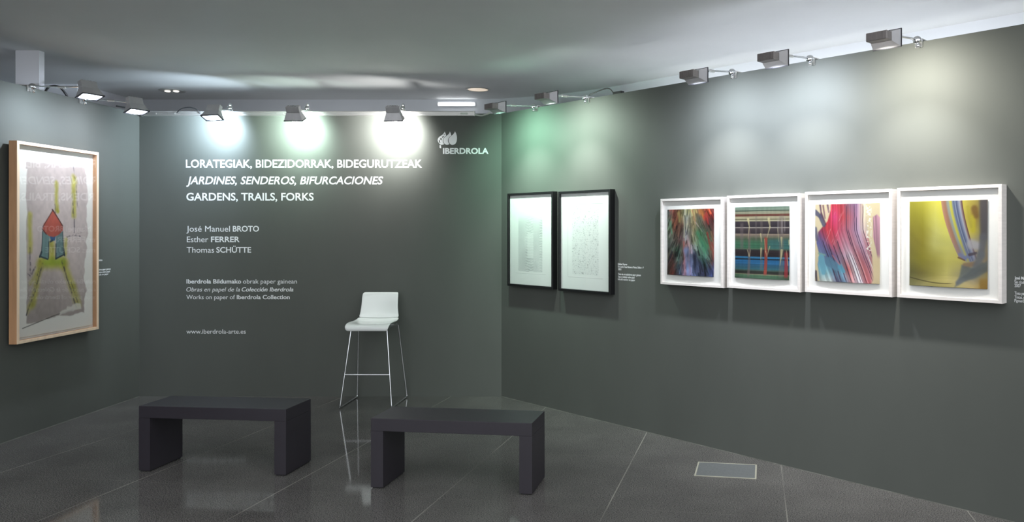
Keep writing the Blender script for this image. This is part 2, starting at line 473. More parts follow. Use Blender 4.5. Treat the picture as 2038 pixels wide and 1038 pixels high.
for text, bold, x1, y1 in (('Thomas Schütte', True, 203.6, 519.4), ('Teknika mistoa paper gainean', False, 220, 537.6), ('Técnica mixta sobre papel', False, 218.6, 542.8), ('Mixed media on paper', False, 215.5, 547.6)):
    Y1 = yl(x1)
    lettering('caption_line', [(text, bold, False, 0, Y1 - 7.0)], EYE - (y1 - PY) / FPX * (7.0 + Y1) / 2 - 1.15, 0.0165, t)

# ---------------------------------------------------------------- painters: each returns an RGB array (0..255) over a grid
rng = np.random.default_rng(7)
def lattice(x, y, seed):
    xi = np.floor(x).astype(int); yi = np.floor(y).astype(int)
    fx = x - xi; fy = y - yi
    fx = fx * fx * (3 - 2 * fx); fy = fy * fy * (3 - 2 * fy)
    def hsh(a, b):
        v = np.sin(a * 127.1 + b * 311.7 + seed * 74.7) * 43758.5453
        return v - np.floor(v)
    return (hsh(xi, yi) * (1 - fx) + hsh(xi + 1, yi) * fx) * (1 - fy) + (hsh(xi, yi + 1) * (1 - fx) + hsh(xi + 1, yi + 1) * fx) * fy
def fbm(x, y, seed, o=4):
    a, s, w = 0.0, 0.0, 1.0
    for k in range(o):
        a = a + lattice(x * 2 ** k, y * 2 ** k, seed + k) * w; s += w; w *= 0.5
    return a / s - 0.5
def bilerp(grid, u, v):
    g = np.asarray(grid, float); nr, nc = g.shape[:2]
    x = np.clip(u, 0, 0.9999) * (nc - 1); y = np.clip(v, 0, 0.9999) * (nr - 1)
    xi = x.astype(int); yi = y.astype(int); fx = (x - xi)[..., None]; fy = (y - yi)[..., None]
    return (g[yi, xi] * (1 - fx) + g[yi, xi + 1] * fx) * (1 - fy) + (g[yi + 1, xi] * (1 - fx) + g[yi + 1, xi + 1] * fx) * fy
def over(img, mask, c):
    m = np.clip(mask, 0, 1)[..., None]
    return img * (1 - m) + np.asarray(c, float) * m
def sstep(a, b, x):
    t = np.clip((x - a) / (b - a), 0, 1); return t * t * (3 - 2 * t)
def seg(X, Y, p, q, w0, w1=None, soft=None):
    w1 = w0 if w1 is None else w1
    dx, dy = q[0] - p[0], q[1] - p[1]; L2 = dx * dx + dy * dy + 1e-9
    t = np.clip(((X - p[0]) * dx + (Y - p[1]) * dy) / L2, 0, 1)
    d = np.hypot(X - p[0] - t * dx, Y - p[1] - t * dy)
    w = w0 + (w1 - w0) * t; s = soft or 0.4 * max(w0, w1)
    return 1 - sstep(w - s, w + s, d)
def poly(X, Y, pts, soft=2.0):
    ins = np.zeros(X.shape, bool); d = np.full(X.shape, 1e9); n = len(pts)
    for i in range(n):
        (x0, y0), (x1, y1) = pts[i], pts[(i + 1) % n]
        if y0 != y1:
            c = ((y0 > Y) != (y1 > Y)) & (X < (x1 - x0) * (Y - y0) / (y1 - y0) + x0); ins ^= c
        dx, dy = x1 - x0, y1 - y0; t = np.clip(((X - x0) * dx + (Y - y0) * dy) / (dx * dx + dy * dy + 1e-9), 0, 1)
        d = np.minimum(d, np.hypot(X - x0 - t * dx, Y - y0 - t * dy))
    sd = np.where(ins, -d, d)
    return 1 - sstep(-soft, soft, sd)

def paint_feathers(u, v):
    """dark plumes of red, green and blue hanging either side of a pale stem"""
    g = [[(85, 85, 88), (170, 70, 60), (120, 100, 60), (178, 174, 120), (192, 176, 110), (140, 90, 65), (215, 95, 50), (80, 70, 60)],
         [(105, 118, 105), (175, 82, 68), (138, 105, 62), (150, 160, 152), (172, 150, 100), (92, 100, 88), (200, 62, 50), (150, 38, 38)],
         [(110, 155, 122), (155, 90, 70), (100, 62, 50), (165, 165, 142), (166, 146, 104), (104, 112, 85), (96, 52, 54), (75, 45, 48)],
         [(108, 138, 112), (118, 104, 90), (95, 66, 54), (142, 147, 152), (162, 152, 112), (80, 140, 92), (88, 110, 85), (140, 66, 54)],
         [(112, 122, 112), (130, 130, 116), (118, 82, 78), (164, 138, 144), (160, 160, 132), (90, 145, 108), (72, 150, 104), (148, 68, 62)],
         [(105, 112, 108), (82, 96, 80), (62, 102, 80), (174, 106, 106), (135, 146, 165), (82, 118, 104), (88, 148, 122), (160, 74, 66)],
         [(70, 68, 60), (98, 56, 52), (74, 104, 100), (178, 108, 108), (130, 150, 200), (50, 56, 84), (76, 124, 118), (150, 66, 66)],
         [(52, 50, 46), (112, 56, 46), (48, 66, 84), (160, 108, 128), (124, 146, 206), (42, 48, 70), (54, 60, 88), (82, 86, 150)],
         [(70, 62, 56), (132, 62, 48), (84, 94, 164), (166, 128, 160), (130, 150, 220), (46, 52, 82), (70, 72, 108), (88, 110, 186)]]
    side = np.where(u > 0.47, 1, -1)
    sl = 0.55 * np.clip(np.abs(u - 0.47) * 3, 0, 1) * side
    a = u - sl * (v * 0.5)
    w1 = fbm(a * 11, v * 4, 3); w2 = fbm(a * 7, v * 3, 11)
    c = bilerp(g, u + w1 * 0.14, v + w2 * 0.30)
    f = fbm(a * 34, v * 5.5, 21, 3)
    f2 = fbm(a * 60 + w2 * 5, v * 14, 31, 2)
    c = c * (1 + 0.75 * f[..., None] + 0.28 * f2[..., None])
    rg = np.random.default_rng(5)                              # short brushed plumes falling away from the stem
    for _ in range(330):
        x, y = rg.random(), rg.random() * 1.05 - .05
        sd = 1 if x > .47 else -1
        an = sd * (.15 + .55 * min(1, abs(x - .47) * 2.4)) + rg.normal() * .14
        ln = .05 + .11 * rg.random()
        col = bilerp(g, np.array([x]), np.array([np.clip(y + ln * .5, 0, 1)]))[0] * (1 + rg.normal() * .30) + rg.normal(size=3) * 8
        if rg.random() < .22: col = col * .35
        w = .006 + .014 * rg.random()
        c = over(c, seg(u, v * 1.1, (x, y * 1.1), (x + ln * an, (y + ln) * 1.1), w * .5, w, w * .8) * (.35 + .5 * rg.random()), col)
    for (p, q, w, col) in (((.40, 0), (.37, .42), .020, (205, 200, 170)), ((.39, .1), (.40, .35), .010, (60, 66, 62)), ((.36, .5), (.385, .8), .016, (196, 112, 108)), ((.42, .62), (.47, 1), .05, (128, 158, 222)),
                           ((.385, .78), (.40, 1), .014, (190, 130, 150)), ((.50, .70), (.53, .86), .02, (90, 110, 170)), ((.73, .04), (.80, .13), .05, (222, 120, 50)), ((.82, .12), (.88, .22), .035, (205, 50, 46)),
                           ((.55, .02), (.62, .22), .012, (200, 130, 90)), ((.62, .2), (.76, .34), .010, (190, 170, 160)), ((.66, .36), (.84, .6), .03, (70, 150, 104)), ((.25, .06), (.27, .18), .03, (180, 160, 90)),
                           ((.06, .2), (.10, .36), .03, (110, 165, 130)), ((.14, .16), (.19, .32), .018, (188, 100, 76)), ((.60, .70), (.62, .95), .05, (44, 48, 74)), ((.86, .36), (.94, .6), .02, (170, 60, 50))):
        m = seg(u + 0.10 * w1 * (0.3), v, p, q, w, w * 0.5, w * 0.8)
        c = over(c, m * (0.8 + f), col)
    return c

def paint_bands(u, v):
    """blurred horizontal bands with a few dripping pale streaks"""
    B = [(0, (108, 130, 114)), (.045, (120, 138, 118)), (.05, (66, 80, 68)), (.06, (70, 84, 72)), (.065, (142, 142, 116)), (.098, (136, 136, 110)), (.103, (108, 58, 44)), (.13, (96, 52, 42)), (.138, (168, 158, 124)), (.168, (160, 150, 118)),
         (.174, (84, 80, 54)), (.18, (90, 84, 58)), (.185, (166, 160, 126)), (.2, (160, 152, 122)), (.206, (60, 50, 58)), (.28, (52, 44, 52)), (.286, (160, 150, 142)), (.294, (158, 148, 138)), (.298, (74, 62, 66)), (.37, (54, 46, 52)), (.38, (142, 122, 106)), (.4, (132, 116, 100)),
         (.41, (112, 104, 86)), (.45, (78, 96, 72)), (.5, (60, 112, 80)), (.57, (54, 112, 82)), (.585, (84, 112, 84)), (.6, (56, 66, 60)), (.61, (50, 40, 44)), (.69, (44, 36, 40)), (.698, (44, 124, 176)), (.72, (38, 112, 164)), (.724, (18, 36, 50)), (.735, (24, 44, 62)), (.745, (30, 106, 166)), (.79, (36, 104, 158)),
         (.82, (40, 92, 124)), (.87, (46, 98, 112)), (.885, (66, 92, 84)), (.9, (40, 46, 40)), (.93, (50, 46, 42)), (.942, (128, 130, 98)), (.952, (72, 110, 80)), (1, (66, 100, 76))]
    vs = [b[0] for b in B]; cs = np.array([b[1] for b in B], float)
    vv = v + 0.004 * fbm(u * 3, v * 2, 5)
    c = np.stack([np.interp(vv, vs, cs[:, k]) for k in range(3)], -1)
    teal = sstep(.5, .7, u) * sstep(.42, .48, v) * (1 - sstep(.57, .6, v))
    c = over(c, teal * 0.7, (52, 100, 108))
    c = c * (1 + 0.28 * fbm(u * 2, v * 120, 8, 2)[..., None] + 0.10 * fbm(u * 40, v * 2, 9, 2)[..., None])
    for x, w, col, a, b, k in ((.13, .04, (120, 104, 104), .2, .62, .5), (.27, .03, (128, 100, 98), .3, 1.0, .55), (.50, .03, (130, 116, 104), .15, .9, .35), (.86, .05, (128, 112, 106), .1, 1.0, .45),
                               (.58, .035, (178, 62, 48), .40, .97, .85), (.945, .04, (182, 48, 56), .60, 1.0, .8), (.40, .02, (120, 108, 104), .1, .5, .4), (.80, .012, (170, 160, 160), .15, .4, .5), (.87, .012, (180, 170, 170), .15, .4, .5), (.92, .01, (170, 160, 160), .12, .38, .5)):
        m = (1 - sstep(w * .5, w * 1.1, np.abs(u - x + .006 * fbm(v * 6, u, 2)))) * sstep(a, a + .05, v) * (1 - sstep(b - .06, b, v))
        c = over(c, m * k, col)
    cream = (206, 192, 138)
    for pts, w in ((((.25, .17), (.275, .28), (.25, .45)), (.03, .012, .004)), (((.635, .17), (.655, .28), (.60, .43)), (.032, .018, .006)), (((.485, .38), (.5, .49)), (.018, .004)), (((.495, .58), (.485, .73)), (.022, .004)),
                   (((.555, .45), (.575, .62), (.60, .69)), (.004, .012, .004)), (((.65, .55), (.60, .69)), (.012, .006)), (((.235, .6), (.27, .69), (.295, .6)), (.008, .012, .006)), (((.86, .43), (.865, .56)), (.024, .004)),
                   (((.865, .6), (.835, .81)), (.030, .004)), (((.945, .6), (.975, .8)), (.006, .012)), (((1.0, .47), (.985, .53)), (.03, .004)), (((.79, .3), (.81, .48)), (.004, .006))):
        for (p, q, w0, w1) in zip(pts[:-1], pts[1:], w[:-1], w[1:]):
            m = seg(u + .006 * fbm(v * 9, u, 4), v * 1.25, (p[0], p[1] * 1.25), (q[0], q[1] * 1.25), w0 * .75, w1 * .55, .007)
            c = over(c, m * (.72 + .5 * fbm(u * 60, v * 6, 6, 2)), cream)
    return c

def paint_combed(u, v):
    """red, pink and violet paint combed downwards over cream"""
    g = 0.30 * np.clip((v - .32) / .68, 0, 1) ** 1.15
    s = u - g + 0.012 * fbm(u * 4, v * 5, 3)
    c = np.zeros(u.shape + (3,)) + np.array((226, 206, 164.))
    G = [[(90, 70, 90), (200, 90, 80), (196, 66, 80), (208, 48, 62), (204, 62, 74), (150, 100, 126), (150, 110, 150), (226, 206, 164)],
         [(100, 92, 120), (170, 60, 72), (216, 50, 64), (224, 58, 120), (216, 62, 74), (200, 96, 112), (168, 120, 156), (222, 200, 172)],
         [(100, 92, 136), (150, 52, 84), (214, 54, 66), (222, 50, 84), (204, 90, 116), (196, 116, 140), (176, 140, 178), (214, 190, 178)],
         [(92, 92, 150), (118, 92, 142), (196, 66, 84), (206, 104, 128), (196, 132, 156), (196, 120, 142), (190, 156, 186), (206, 120, 128)],
         [(104, 122, 158), (84, 104, 150), (120, 90, 130), (190, 150, 170), (214, 190, 206), (206, 110, 122), (176, 120, 146), (206, 126, 132)],
         [(110, 172, 192), (80, 122, 150), (96, 150, 176), (200, 90, 92), (206, 202, 210), (212, 108, 112), (196, 120, 136), (210, 160, 130)],
         [(186, 196, 190), (84, 80, 112), (92, 120, 146), (214, 150, 152), (196, 192, 204), (214, 98, 104), (200, 130, 146), (210, 170, 140)]]
    p = bilerp(G, s * 1.25 + .04, v + .05 * fbm(s * 16, v * 2, 17))
    st = fbm(s * 46, v * 0.9, 41, 3)
    p = p * (1 + 0.55 * st[..., None])
    fine = fbm(s * 120, v * 0.6, 45, 1)
    p = over(p, sstep(.30, .42, fine) * sstep(.3, .6, v) * .8, (236, 224, 232))
    for s0, w, a, b, k in ((.50, .006, 0, .55, .8), (.52, .005, .3, 1, .85), (.62, .005, 0, 1, .8), (.655, .005, .15, 1, .8), (.75, .006, 0, .9, .8), (.30, .007, .45, 1, .85), (.22, .006, .5, 1, .9), (.14, .007, .5, 1, .9), (.07, .008, .45, 1, .9), (.40, .004, .6, 1, .8), (.44, .004, .6, 1, .8), (.36, .005, .62, 1, .8), (.47, .004, .62, 1, .7)):
        d = np.abs(s - s0 + .010 * fbm(v * 7, s * 0, int(s0 * 100)))
        p = over(p, (1 - sstep(w * .5, w * 1.5, d)) * sstep(a, a + .05, v) * (1 - sstep(b - .05, b + .01, v)) * k, (66, 44, 70))
    for s0, w in ((.42, .010), (.455, .007), (.69, .008)):
        d = np.abs(s - s0); p = over(p, (1 - sstep(w * .5, w * 1.4, d)) * sstep(.58, .72, v) * .85, (238, 232, 238))
    n = fbm(u * 9, v * 9, 51)
    mask = poly(u, v, [(.26, -.1), (.80, -.1), (.80, .18), (.83, .42), (.88, .62), (.92, .95), (.80, 1.1), (.10, 1.1), (.04, .78), (.07, .66), (.02, .5), (.05, .36), (.20, .22), (.25, .08)], .012)
    mask = np.clip(mask + n * 0.0, 0, 1)
    c = over(c, mask, p)
    lobe = poly(u, v, [(.90, .17), (.96, .14), (1.02, .2), (1.02, .6), (.985, .78), (.95, .6), (.90, .42)], .01)
    c = over(c, lobe, np.array((196, 140, 160)) * (1 + .9 * fbm(u * 80 - v * 6, v, 61, 2)[..., None]))
    # violet hooks and dark strokes at the left
    for pts, w, col in ((((.0, .10), (.09, .16), (.14, .27)), .035, (84, 84, 112)), (((.08, .0), (.10, .12), (.17, .26)), .014, (96, 60, 84)), (((.13, .02), (.16, .18)), .012, (120, 74, 90)), (((.20, .0), (.22, .10)), .014, (110, 74, 96)), (((.0, .32), (.03, .46)), .03, (98, 96, 124)),
                        (((.01, .88), (.03, 1.0)), .02, (80, 70, 84)), (((.06, .64), (.16, .66)), .014, (128, 178, 160)), (((.10, .70), (.14, .88)), .05, (104, 172, 196)), (((.22, .74), (.36, .82)), .06, (86, 130, 160)), (((.40, .80), (.46, .86)), .035, (84, 158, 188)), (((.28, .66), (.40, .78)), .006, (220, 110, 120))):
        for p0, p1 in zip(pts[:-1], pts[1:]):
            c = over(c, seg(u, v, p0, p1, w, w * .7, .012) * .9, col)
    # broken white flecks near the right margin
    fl = sstep(.02, .10, fbm(u * 40, v * 46, 71, 2)) * sstep(.79, .81, u) * (1 - sstep(.85, .90, u)) * (1 - sstep(.55, .7, v))
    c = over(c, fl, (244, 238, 226))
    sc = sstep(.2, .26, fbm((u + v * .55) * 50, (u - v) * 5, 75, 2)) * (1 - sstep(.35, .5, u)) * (1 - sstep(.45, .6, v)) * sstep(.12, .2, u)
    c = over(c, sc * .5, (236, 170, 176))
    c = over(c, sstep(.86, .93, u) * sstep(.62, .7, v) * .95, (232, 206, 160))
    return c

def paint_ribbon(u, v):
    """yellow ground crossed by a grey blue ribbon"""
    g = [[(150, 142, 34), (166, 158, 40), (206, 196, 70), (222, 214, 50), (206, 190, 60), (170, 150, 60), (110, 92, 70)],
         [(140, 132, 30), (150, 142, 34), (196, 190, 80), (214, 206, 56), (206, 196, 70), (150, 120, 40), (94, 88, 88)],
         [(134, 124, 34), (142, 132, 32), (190, 184, 92), (204, 198, 84), (198, 186, 90), (190, 170, 50), (96, 94, 92)],
         [(128, 118, 40), (140, 128, 34), (182, 176, 92), (194, 188, 92), (190, 178, 92), (150, 140, 130), (120, 112, 92)],
         [(122, 114, 44), (142, 132, 34), (164, 154, 60), (192, 182, 84), (192, 178, 80), (160, 140, 112), (130, 110, 86)],
         [(96, 92, 46), (112, 102, 42), (140, 130, 54), (180, 168, 86), (150, 140, 96), (120, 120, 118), (150, 128, 70)],
         [(134, 128, 82), (140, 132, 80), (150, 140, 76), (166, 152, 84), (176, 160, 100), (192, 164, 96), (170, 130, 56)]]
    c = bilerp(g, u + .05 * fbm(u * 3, v * 3, 3), v + .06 * fbm(u * 2, v * 4, 5)) * 1.14
    sw = np.hypot(u - .5, (v - .1) * 1.1)
    c = c * (1 + .07 * fbm(sw * 14, u * 2, 9, 2)[..., None] * (1 - sstep(.45, .6, u))[..., None])
    c = over(c, (1 - sstep(.003, .008, np.abs(v - .925 - .06 * np.sin((u - .02) * 3.6) * .9 + .02))) * (1 - sstep(.5, .6, u)) * .7, (70, 60, 30))
    # ribbon: cross coordinate q runs 0..1 between its left and right edge
    le = .42 + .08 * v + .36 * np.clip(v, 0, .9) ** 1.7
    ri = .69 + .02 * v + .30 * np.clip(v, 0, 1) ** 1.4
    q = (u - le) / (ri - le + 1e-6)
    Q = [(-.02, (230, 216, 90)), (.0, (206, 150, 120)), (.12, (184, 128, 98)), (.2, (176, 124, 100)), (.27, (160, 160, 146)), (.34, (156, 168, 164)), (.40, (214, 208, 80)), (.47, (206, 200, 70)), (.53, (130, 144, 168)), (.60, (92, 104, 146)), (.66, (150, 164, 190)), (.70, (78, 90, 128)), (.76, (116, 126, 166)), (.86, (176, 180, 196)), (.93, (150, 120, 120)), (.97, (112, 66, 66)), (1.0, (126, 90, 80))]
    qs = [a[0] for a in Q]; qc = np.array([a[1] for a in Q], float)
    rc = np.stack([np.interp(q + .03 * fbm(q * 4, v * 3, 13), qs, qc[:, k]) for k in range(3)], -1)
    low = sstep(.40, .60, v)[..., None]
    rc = rc * (1 - .45 * low) + np.array((132, 134, 160)) * .45 * low
    end = .66 + .05 * np.sin(np.clip(q, 0, 1) * 3.1)
    m = sstep(-.02, .01, q) * (1 - sstep(.985, 1.01, q)) * (1 - sstep(end - .02, end + .01, v))
    c = over(c, m, rc)
    for pts, w, col in ((((.80, .50), (.90, .52)), .055, (184, 180, 188)), (((.66, .62), (.72, .66), (.80, .62)), .022, (122, 130, 176)), (((.78, .62), (.86, .60)), .018, (84, 72, 84)), (((.64, .655), (.72, .685)), .010, (120, 90, 70)), (((.82, .2), (.82, .34)), .035, (206, 190, 40)), (((.76, .08), (.80, .3)), .02, (196, 180, 50)),
                        (((.72, .745), (.86, .72)), .03, (150, 118, 92)), (((.84, .10), (.86, .18)), .04, (138, 100, 44)), (((.95, .02), (.95, .42)), .05, (88, 82, 92)), (((.95, .42), (.92, .62)), .045, (104, 104, 112)), (((.92, .62), (.84, .80)), .05, (112, 116, 124)), (((.94, .74), (.64, .94)), .035, (108, 112, 112))):
        for p0, p1 in zip(pts[:-1], pts[1:]):
            c = over(c, seg(u, v, p0, p1, w, w * .75, w * .5) * .85, col)
    wedge = poly(u, v, [(.68, .74), (.66, .86), (.60, 1.0), (.72, .93), (.86, .88), (1.0, .80), (1.0, .68), (.86, .78)], .018)
    c = over(c, wedge * .85, np.array((104, 110, 112)) * (1 + .3 * fbm(u * 8 + v * 14, (u - v) * 3, 19)[..., None]))
    c = over(c, sstep(.88, .93, u) * sstep(.86, .92, v) * .8, (172, 128, 48))
    return c

def paint_tower(u, v):
    """grey washed sheet with a red roofed tower on yellow legs; laid out in units of the sheet, 0..840 by 0..1900"""
    X, Y = u * 840.0, v * 1420.0
    c = np.zeros(u.shape + (3,)) + np.array((232, 226, 220.))
    e1, e2, e3 = fbm(v * 12, u * 0 + 1, 3) * 60, fbm(v * 14, u * 0 + 2, 7) * 70, fbm(u * 6, v * 0, 9) * 60
    wash = sstep(70, 84, X + e1 * .5 - 18 * (v > .1)) * (1 - sstep(752, 770, X + e2 - 20 * np.sin(v * 6))) * sstep(78, 92, Y + e3 * .4) * (1 - sstep(1318, 1332, Y + e3 * .9 + X * .02))
    base = np.array((186, 170, 166)) * (1 + .16 * fbm(u * 3, v * 4, 12)[..., None] + .10 * fbm(u * 30, v * 40, 14, 2)[..., None])
    base = base * (1.05 - .16 * sstep(.55, .95, v))[..., None]
    c = over(c, wash, base)
    n = 26 * fbm(u * 14, v * 20, 22)
    Yl = np.array((170, 164, 52)) * (1 + .4 * fbm(u * 22, v * 30, 23)[..., None])
    for p, q, w, k in (((130, 490), (130, 770), 24, .75), ((415, 235), (415, 445), 20, .8), ((412, 440), (425, 452), 16, .8), ((615, 180), (612, 490), 26, .85),
                       ((235, 870), (500, 880), 46, .85), ((215, 930), (130, 1010), 20, .5), ((250, 860), (150, 1180), 32, .75), ((150, 1180), (90, 1290 - 60), 22, .5), ((485, 860), (600, 1080), 40, .75), ((600, 1080), (660, 1225), 40, .65), ((360, 720), (365, 850), 34, .95), ((520, 690), (515, 800), 22, .7)):
        c = over(c, seg(X + n, Y + n, p, q, w * .85, w * .85, w * .85) * k * .88 * wash, Yl)
    c = over(c, seg(X + n, Y, (300, 860), (480, 865), 30, 30, 30) * .6, (140, 170, 40))
    ink = (58, 52, 66)
    for p, q, w in (((608, 85), (630, 200), 3), ((600, 380), (618, 520), 4), ((618, 520), (618, 650), 5), ((525, 664), (612, 648), 5), ((618, 650), (690, 660), 5), ((640, 640), (700, 628), 5), ((394, 400), (402, 470), 3), ((596, 300), (600, 470), 3), ((640, 230), (655, 420), 3),
                    ((128, 740), (134, 960), 6), ((134, 960), (184, 896), 7), ((110, 940), (134, 960), 5), ((262, 870), (180, 1080), 7), ((180, 1080), (88, 1256), 5), ((468, 850), (560, 1060), 7), ((560, 1060), (640, 1248), 6), ((580, 1040), (676, 1250), 5), ((225, 905), (150, 1120), 4)):
        br = .38 + 1.9 * fbm(X * .05, Y * .045, 33)
        c = over(c, seg(X + n * .3, Y, p, q, w, w, w) * br, ink)
    Xr = X
    c = over(c, poly(Xr, Y, [(262, 615), (340, 655), (330, 700), (326, 812), (318, 838), (232, 815), (250, 780)], 5), np.array((108, 134, 134)) * (1 + .3 * fbm(u * 30, v * 6, 40)[..., None]))
    c = over(c, poly(Xr, Y, [(480, 615), (405, 655), (408, 720), (408, 840), (500, 808), (492, 740)], 5), np.array((108, 134, 134)) * (1 + .3 * fbm(u * 30, v * 6, 42)[..., None]))
    c = over(c, poly(Xr, Y, [(338, 650), (405, 650), (395, 690), (350, 700)], 5), (52, 92, 138))
    for p, q, w in (((262, 615), (250, 780), 4), ((250, 780), (232, 815), 9), ((232, 812), (318, 838), 6), ((328, 700), (324, 830), 5), ((408, 720), (406, 838), 6), ((406, 838), (500, 806), 6), ((484, 615), (492, 760), 4), ((492, 760), (504, 812), 9), ((345, 700), (370, 690), 7)):
        c = over(c, seg(X + n * .3, Y, p, q, w, w, 4) * .85, (40, 52, 62))
    c = over(c, poly(Xr, Y, [(372, 448), (330, 500), (272, 560), (258, 600), (275, 625), (330, 655), (380, 664), (440, 645), (485, 610), (486, 575), (440, 520), (400, 470)], 5), np.array((176, 84, 70)) * (1 + .35 * fbm(u * 16, v * 14, 50)[..., None]))
    for p, q, w in (((372, 448), (262, 585), 4), ((372, 448), (484, 575), 5), ((258, 600), (300, 640), 5), ((365, 445), (385, 462), 6)):
        c = over(c, seg(X, Y, p, q, w, w, 3) * .8, (72, 40, 40))
    c = over(c, seg(X, Y, (50, 1352), (380, 1290), 3, 3, 3) * .8 + seg(X, Y, (380, 1290), (600, 1262), 3, 3, 3) * .6, (60, 54, 54))
    torn = poly(X + n, Y + n, [(430, 1290), (440, 1262), (520, 1250), (530, 1225), (580, 1240), (640, 1215), (690, 1222), (700, 1270)], 8)
    c = over(c, torn * .8, (226, 220, 212))
    return c

def contour_lines(u, v, f, m, k):
    d = np.abs((f - np.floor(f)) - .5)
    return (1 - sstep(.16, .30, d)) * m * k
def paint_terraces(u, v):
    """fine pale grey lines bending in steps on white paper"""
    c = np.zeros(u.shape + (3,)) + np.array((242, 244, 243.))
    m = sstep(.20, .21, u) * (1 - sstep(.76, .77, u)) * sstep(.20, .36, v) * (1 - sstep(.845, .855, v))
    bend = (np.clip(u - .27, 0, .10) - np.clip(u - .42, 0, .02) * 0) * -1.1
    off = np.where(u < .40, np.clip(u - .22, 0, .16) * 1.15, .18) + np.where(u > .56, np.clip(u - .56, 0, .14) * 1.1, 0) - np.where((u > .44) & (u < .52), .02, 0)
    off = off + .03 * np.floor(fbm(u * 7, v * 3, 3) * 6)
    f = (v - off) * 58
    inn = ((u > .42) & (u < .56) & (v > .42) & (v < .70))
    dens = .35 + 1.1 * np.clip(fbm(u * 5, v * 6, 9) + .35, 0, 1)
    c = over(c, contour_lines(u, v, f, m * np.where(inn, .35, 1.0), .55 * dens), (96, 102, 106))
    c = over(c, m * .07, (190, 196, 196))
    c = over(c, (1 - sstep(.002, .004, np.abs(v - .868))) * (u > .145) * (u < .85), (252, 253, 253))
    c = over(c, (1 - sstep(.001, .003, np.abs(v - .8735))) * (u > .145) * (u < .85) * .35, (170, 176, 176))
    c = over(c, (1 - sstep(.03, .035, np.hypot((u - .77), (v - .925) * 2.2))) * .25, (255, 255, 255))
    return c
def paint_plate(u, v):
    """pale scattered marks in slanting bands inside a pressed plate line"""
    c = np.zeros(u.shape + (3,)) + np.array((240, 243, 242.))
    m = sstep(.23, .24, u) * (1 - sstep(.77, .78, u)) * sstep(.125, .13, v) * (1 - sstep(.835, .845, v))
    sl = u * 1.1 + v * 1.25
    band = .5 + .5 * np.sin(sl * 38 + 3 * fbm(u * 4, v * 4, 3))
    mk = sstep(.13, .26, fbm(u * 70, v * 120, 5, 2)) * (.35 + .65 * band)
    c = over(c, mk * m * .45, (104, 108, 112))
    c = over(c, contour_lines(u, v, v * 105, m, .10), (120, 126, 128))
    c = over(c, m * .05, (190, 196, 196))
    for y, col, k in ((.112, (150, 152, 152), .75), (.868, (254, 254, 254), 1), (.8735, (170, 176, 176), .4)):
        c = over(c, (1 - sstep(.0016, .0032, np.abs(v - y))) * (u > .145) * (u < .86) * k, col)
    c = over(c, (1 - sstep(.002, .005, np.abs(u - .145))) * (v > .112) * (v < .87) * .35, (150, 156, 156))
    return c

M_paint = bpy.data.materials.new('painted_sheet'); M_paint.use_nodes = True
_nt = M_paint.node_tree
_at = _nt.nodes.new('ShaderNodeAttribute'); _at.attribute_name = 'paint'
_nt.links.new(_at.outputs['Color'], _nt.nodes['Principled BSDF'].inputs['Base Color'])
_nt.nodes['Principled BSDF'].inputs['Roughness'].default_value = 0.55
_nt.nodes['Principled BSDF'].inputs['Specular IOR Level'].default_value = 0.3

def sheet(name, painter, x0, x1, z0, z1, y, nx, nz, parent, curl=0.0):
    """a sheet of paper facing -y; curl bows the lower edge forward"""
    u, v = np.meshgrid(np.linspace(0, 1, nx), np.linspace(0, 1, nz))
    col = painter(u, v)
    if curl and name == 'art_print':                        # muted printing inks
        gy = col.mean(-1, keepdims=True)
        col = (gy + (col - gy) * .84) * .86
    col = np.clip(col, 2, 252)
    bow = curl * sstep(.72, 1.0, v) * (1 - (2 * u - 1) ** 2) * 1.0 + curl * .4 * sstep(.8, 1.0, v)
    X = x0 + (x1 - x0) * u; Z = z1 + (z0 - z1) * v - 0.35 * bow * 0
    Yv = y - bow
    n = nx * nz
    front = np.stack([X, Yv, Z], -1).reshape(-1, 3)
    idx = np.arange(n).reshape(nz, nx)
    a, b, c_, d = idx[:-1, :-1], idx[1:, :-1], idx[1:, 1:], idx[:-1, 1:]
    quads = np.stack([a, b, c_, d], -1).reshape(-1, 4)
    rim = list(idx[0, :]) + list(idx[1:, -1]) + list(idx[-1, -2::-1]) + list(idx[-2:0:-1, 0])
    back = front[rim] + np.array((0, 0.0012, 0))
    k = len(rim)
    faces = [tuple(int(i) for i in f) for f in quads] + [(rim[i], rim[(i + 1) % k], n + (i + 1) % k, n + i) for i in range(k)]
    faces = [tuple(int(i) for i in f) for f in faces]
    me = bpy.data.meshes.new(name)
    me.from_pydata(np.concatenate([front, back]).tolist(), [], faces)
    at = me.color_attributes.new('paint', 'FLOAT_COLOR', 'POINT')
    L = lin(col).reshape(-1, 3)
    full = np.concatenate([L, np.tile(np.array([[.8, .8, .78]]), (k, 1))])
    full = np.concatenate([full, np.ones((len(full), 1))], 1).astype(np.float32)
    at.data.foreach_set('color', full.ravel())
    for p in me.polygons: p.use_smooth = len(p.vertices) == 4
    me.materials.append(M_paint)
    o = bpy.data.objects.new(name, me); COL.objects.link(o); o.parent = parent
    return o

# ---------------------------------------------------------------- framed pictures
def ring(W, Hh, bar, y0, y1, ch=0.0012):
    """mitred rectangular frame, front at y0 (towards the room), back at y1"""
    mb = MB()
    hw = W / 2
    prof = [(0, y1), (0, y0 + ch), (ch, y0), (bar - ch, y0), (bar, y0 + ch), (bar, y1)]     # inset from the outer edge, depth
    loops = []
    for ins, y in prof:
        loops.append([mb.bm.verts.new(p) for p in ((-hw + ins, y, ins), (hw - ins, y, ins), (hw - ins, y, Hh - ins), (-hw + ins, y, Hh - ins))])
    n = len(prof)
    for i in range(n):
        a, b = loops[i], loops[(i + 1) % n]
        for k in range(4):
            mb.bm.faces.new((a[k], a[(k + 1) % 4], b[(k + 1) % 4], b[k]))
    return mb

